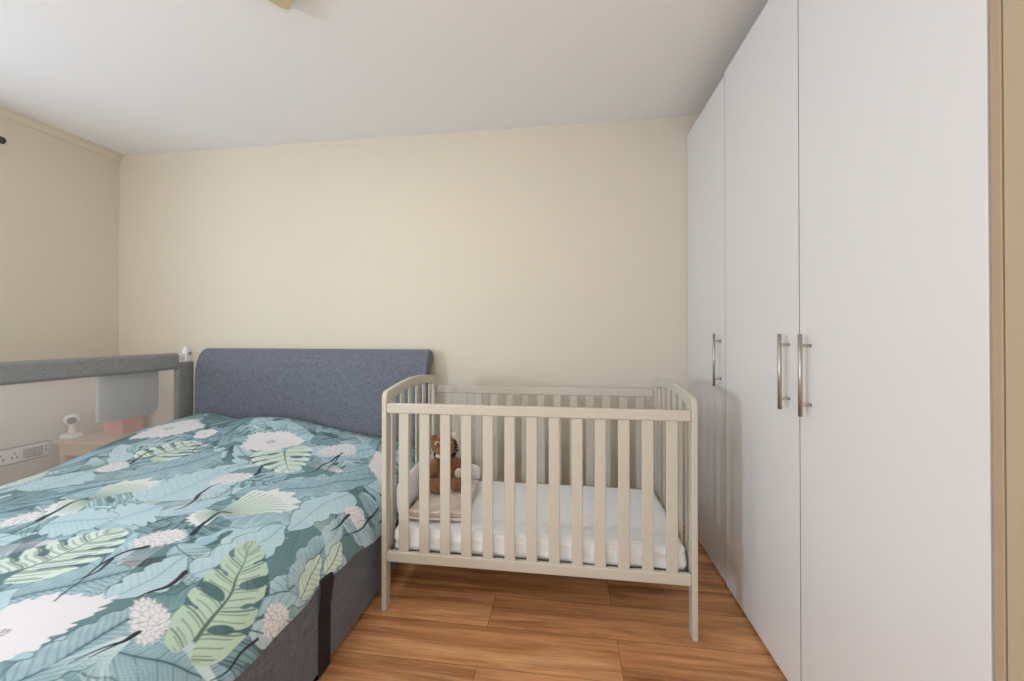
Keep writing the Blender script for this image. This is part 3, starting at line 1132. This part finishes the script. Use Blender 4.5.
# ---------------------------------------------------------------- ceiling light
cl = thing('ceiling_light', 'square ceiling light with white rim and cream underside, top of the picture', 'ceiling light', (-1.13, 1.2, ZC))
an = math.atan2(-.071, -.043)
corner = Vector((-1.112, 1.462, 0))
e1 = Vector((-.52, -.854, 0))
e2 = Vector((.70, -.714, 0)).normalized()
s_ = .30
q_ = []
for (a, b) in rrect(0, s_, 0, s_, .035, 5):
    v = corner + e1 * a + e2 * b
    q_.append((v.x, v.y))
qi = []
for (a, b) in rrect(.004, s_ - .012, .022, s_ - .012, .03, 5):
    v = corner + e1 * a + e2 * b
    qi.append((v.x, v.y))
obj('rim', prism(bmesh.new(), q_, 'z', ZC - .040, ZC - .0005, .003, 2), M_plastic, cl)
obj('diffuser', prism(bmesh.new(), qi, 'z', ZC - .0425, ZC - .0402, .001, 1), M_lampc, cl)

# ---------------------------------------------------------------- cot
CX0, CX1, CY0, CY1 = -.777, .505, 1.600, 2.262
cot = thing('baby_cot', 'cream painted slatted baby cot between the bed and the white wardrobe', 'cot', (-.138, 1.93, 0))
TH = .022


def end_panel(x0):
    x1 = x0 + TH
    bm = bmesh.new()
    # arched top rail with rounded shoulders running down into the two posts
    yo0, yo1 = CY0 - .005, CY1 + .005
    w = .046
    n = 72
    top = []
    for i in range(n + 1):
        t = i / n
        y = yo0 + (yo1 - yo0) * t
        z = .928 + .030 * math.sin(math.pi * t)
        e = min(t, 1 - t) * (yo1 - yo0)
        if e < .026:
            z -= .026 - math.sqrt(max(0, .026 ** 2 - (.026 - e) ** 2))
        top.append((y, z))
    inner = []
    for i in range(n + 1):
        t = i / n
        inner.append((yo0 + w + (yo1 - yo0 - 2 * w) * t, .886 + .028 * math.sin(math.pi * t)))
    outline = [(yo0, 0.0)] + top + [(yo1, 0.0), (yo1 - w, 0.0)] + inner[::-1] + [(yo0 + w, 0.0)]
    prism(bm, outline, 'x', x0, x1, .004, 2)
    e = obj('end_frame', bm, M_crib, cot)
    obj('end_rail', B(x0 + .003, x1 - .003, yo0 + w + .0005, yo1 - w - .0005, .205, .250, .004, 2), M_crib, cot)
    m = 6
    y0, y1 = yo0 + w, yo1 - w
    for k in range(m):
        y = y0 + (y1 - y0) * (k + .5) / m
        zt = .886 + .028 * math.sin(math.pi * (y - y0) / (y1 - y0)) - .001
        obj('end_slat', prism(bmesh.new(), rrect(x0 + .006, x1 - .006, y - .0195, y + .0195, .004, 2), 'z', .2505, zt), M_crib, cot)


end_panel(CX0)
end_panel(CX1 - TH)
for y, nm in ((CY0 - .004, 'front'), (CY1 - .018, 'back')):
    xa, xb = CX0 + TH + .0005, CX1 - TH - .0005
    obj('top_rail', B(xa, xb, y, y + .022, .838 - (nm == 'back') * .010, .880 - (nm == 'back') * .010, .005, 3), M_crib, cot)
    obj('bottom_rail', B(xa, xb, y, y + .022, .206, .250, .005, 3), M_crib, cot)
    for k in range(13):
        x = -.681 + .0911 * k
        obj('slat', prism(bmesh.new(), rrect(x - .0222, x + .0222, y + .005, y + .017, .004, 2), 'z', .2505, .8375 - (nm == 'back') * .010), M_crib, cot)
obj('mattress_base', B(CX0 + TH + .002, CX1 - TH - .002, CY0 + .034, CY1 - .034, .212, .229, .002, 1), M_crib, cot)

cmx = pad(bmesh.new(), CX0 + TH + .012, CX1 - TH - .006, CY0 + .034, CY1 - .034, .232, .338, .028, 0.003, 70, 36, 2.0, .008, 7.0, .010)
tag(obj('cot_mattress', cmx, M_sheet, None, True), 'white sheeted mattress inside the cot', 'mattress')

# folded muslin blanket, pillow and plush toy at the head end of the cot
ZM = .3495
lay = 3
lh = .013
front, back = [], []
for k in range(lay):
    z0 = ZM + k * lh
    yf = 1.688 + (.0, .010, .004)[k]
    for i in range(7):
        a = R(-90 + 180 * i / 6)
        front.append((yf + .006 - .010 * math.cos(a), z0 + lh / 2 + lh / 2 * 0.96 * math.sin(a)))
    if k < lay - 1:
        front.append((yf + .022, z0 + lh))
for k in reversed(range(lay)):
    z0 = ZM + k * lh
    for i in range(5):
        a = R(90 - 180 * i / 4)
        back.append((2.075 + .008 * math.cos(a), z0 + lh / 2 + lh / 2 * 0.96 * math.sin(a)))
mu = prism(bmesh.new(), front + back, 'x', -.697, -.447)
for i in range(1, 22):
    bmesh.ops.bisect_plane(mu, geom=mu.verts[:] + mu.edges[:] + mu.faces[:], plane_co=(-.697 + .25 * i / 22, 0, 0), plane_no=(1, 0, 0))
for i in range(1, 24):
    bmesh.ops.bisect_plane(mu, geom=mu.verts[:] + mu.edges[:] + mu.faces[:], plane_co=(0, 1.70 + .38 * i / 24, 0), plane_no=(0, 1, 0))
for v in mu.verts:
    g = (v.co.z - ZM) / (lay * lh)
    c = v.co.copy()
    v.co.z += g * (.007 * noise.noise(c * 9) + .003 * noise.noise(c * 30) + .002)
    # plan outline tapers towards the back and its corners are soft
    t = (c.y - 1.69) / .39
    mid = -.572
    v.co.x = mid + (c.x - mid) * (1 - .10 * t) + .006 * noise.noise(c * 14)
    v.co.y += .012 * noise.noise(Vector((c.x * 7, 3.3, 0))) - .03 * max(0, abs(c.x - mid) / .137 - .75) * (1 if t > .5 else -1)
tag(obj('folded_blanket', mu, M_blank, None, False), 'folded blush muslin blanket under the plush toy in the cot', 'blanket')

# padded bumper bent round the head end: an upright oval section swept along the cot edge
bp = cr(np.array([(-.728, 1.665, .425, .070), (-.729, 1.72, .428, .082), (-.729, 1.90, .430, .082), (-.727, 2.06, .425, .080), (-.712, 2.135, .415, .072),
                  (-.660, 2.180, .402, .060), (-.58, 2.190, .390, .050), (-.50, 2.188, .378, .038), (-.475, 2.186, .374, .030)]), 60)
bm = bmesh.new()
rings = []
for i, (x, y, z, hh) in enumerate(bp):
    a, b = bp[max(i - 1, 0)], bp[min(i + 1, len(bp) - 1)]
    t = Vector((b[0] - a[0], b[1] - a[1], 0)).normalized()
    nrm = Vector((t.y, -t.x, 0))
    e = min(i, len(bp) - 1 - i)
    k = math.sqrt(max(.02, 1 - max(0, 1 - e / 4) ** 2))
    ring = []
    for q in range(20):
        th = 2 * math.pi * q / 20
        p_ = Vector((x, y, z)) + nrm * (.020 * k * math.cos(th)) + Vector((0, 0, hh * k * math.copysign(abs(math.sin(th)) ** .8, math.sin(th))))
        p_ += nrm * .003 * noise.noise(p_ * 22)
        p_.z = max(p_.z + .013 + .004 * noise.noise(p_ * 9), .356)
        ring.append(bm.verts.new(p_))
    rings.append(ring)
for a, b in zip(rings, rings[1:]):
    for q in range(20):
        bm.faces.new((a[q], a[(q + 1) % 20], b[(q + 1) % 20], b[q]))
bm.faces.new(rings[0][::-1])
bm.faces.new(rings[-1])
tag(obj('cot_bumper', bm, M_sheet, None, True), 'white padded bumper curving round the head end of the cot behind the plush toy', 'bumper')

toy = thing('plush_toy', 'brown plush animal toy with cream ear sitting in the cot', 'plush toy', (-.600, 1.93, .38))
T0 = Vector((-.606, 1.955, .396))
yaw = R(25)
RT = Matrix.Rotation(yaw, 4, 'Z')


def tp(x, y, z):
    """toy coordinates: x to its own left (picture right), -y forwards, z up"""
    return T0 + RT @ Vector((x, y, z))


def remeshed(name, parts, m, parent, vox=.0055, fuzz=.0025):
    bm = bmesh.new()
    for c, r, rot in parts:
        blob(bm, tp(*c), r, rot, 3)
    o = obj(name, bm, m, parent, True)
    md = o.modifiers.new('skin', 'REMESH')
    md.mode = 'VOXEL'
    md.voxel_size = vox
    md.use_smooth_shade = True
    sm = o.modifiers.new('soften', 'SMOOTH')
    sm.factor = .6
    sm.iterations = 4
    if fuzz:
        tx = bpy.data.textures.new('fur', 'CLOUDS')
        tx.noise_scale = .012
        d = o.modifiers.new('fur', 'DISPLACE')
        d.texture = tx
        d.strength = fuzz * 2
        d.texture_coords = 'GLOBAL'
    return o


from mathutils import Euler


def E(x, y, z):
    return (Euler((R(x), R(y), R(z) + yaw)).to_quaternion())


remeshed('body', [
    ((0, .02, .078), (.072, .058, .080), E(0, 0, 0)),          # belly
    ((0, .025, .135), (.058, .045, .045), E(0, 0, 0)),         # chest
    ((-.006, .010, .208), (.066, .054, .056), E(0, 8, 0)),     # head
    ((-.020, -.036, .192), (.034, .030, .026), E(0, 0, 0)),    # muzzle
    ((-.064, -.012, .105), (.024, .026, .060), E(24, 14, 0)),  # arms
    ((.064, -.014, .112), (.024, .026, .052), E(34, -16, 0)),
    ((-.054, -.052, .030), (.034, .062, .031), E(0, 0, 14)),   # legs
    ((.052, -.050, .030), (.034, .060, .030), E(0, 0, -14)),
    ((-.056, .014, .246), (.022, .014, .022), E(0, 0, 0)),     # ear roots
    ((.044, .016, .248), (.018, .012, .018), E(0, 0, 0)),
], M_plush, toy)
eo = remeshed('ear', [((.050, .004, .252), (.019, .011, .026), E(0, 6, 0)), ((.064, .000, .215), (.016, .010, .044), E(0, -16, 0))], M_plushw, toy, .003, .0015)
eo['label'] = 'long cream floppy ear'
for x in (-.046, .010):
    ey = bmesh.new()
    blob(ey, tp(x, -.036 - .008 * (x > 0), .232), (.0125, .0095, .0115), None, 2)
    e1_ = obj('eye', ey, M_plushw, toy, True)
    pu = bmesh.new()
    blob(pu, tp(x, -.045 - .008 * (x > 0), .2325), (.0070, .0050, .0070), None, 2)
    obj('pupil', pu, M_dark, e1_, True)
for i in range(4):       # dark stripes on the cheek beside the ear
    remeshed('stripe', [((.046 + .002 * i, -.014 - .003 * i, .232 - .015 * i), (.012, .014, .0044), E(0, 30, 0))], M_plushk, toy, .0022, 0)
remeshed('paw', [((.056, -.072, .086), (.021, .018, .028), E(20, -10, 0))], M_plushw, toy, .003, .001)
nb2 = bmesh.new()
blob(nb2, tp(-.022, -.066, .200), (.010, .008, .007), None, 2)
obj('nose', nb2, M_dark, toy, True)
remeshed('muzzle_patch', [((-.030, -.040, .172), (.026, .022, .014), E(0, 0, 0))], M_plushw, toy, .003, .001)
ck = bmesh.new()
rp = [tp(.052 * math.cos(a), .018 + .046 * math.sin(a), .160) for a in [2 * math.pi * i / 28 for i in range(29)]]
tube(ck, rp, .007, 8)
obj('collar', ck, M_plushk, toy, True)
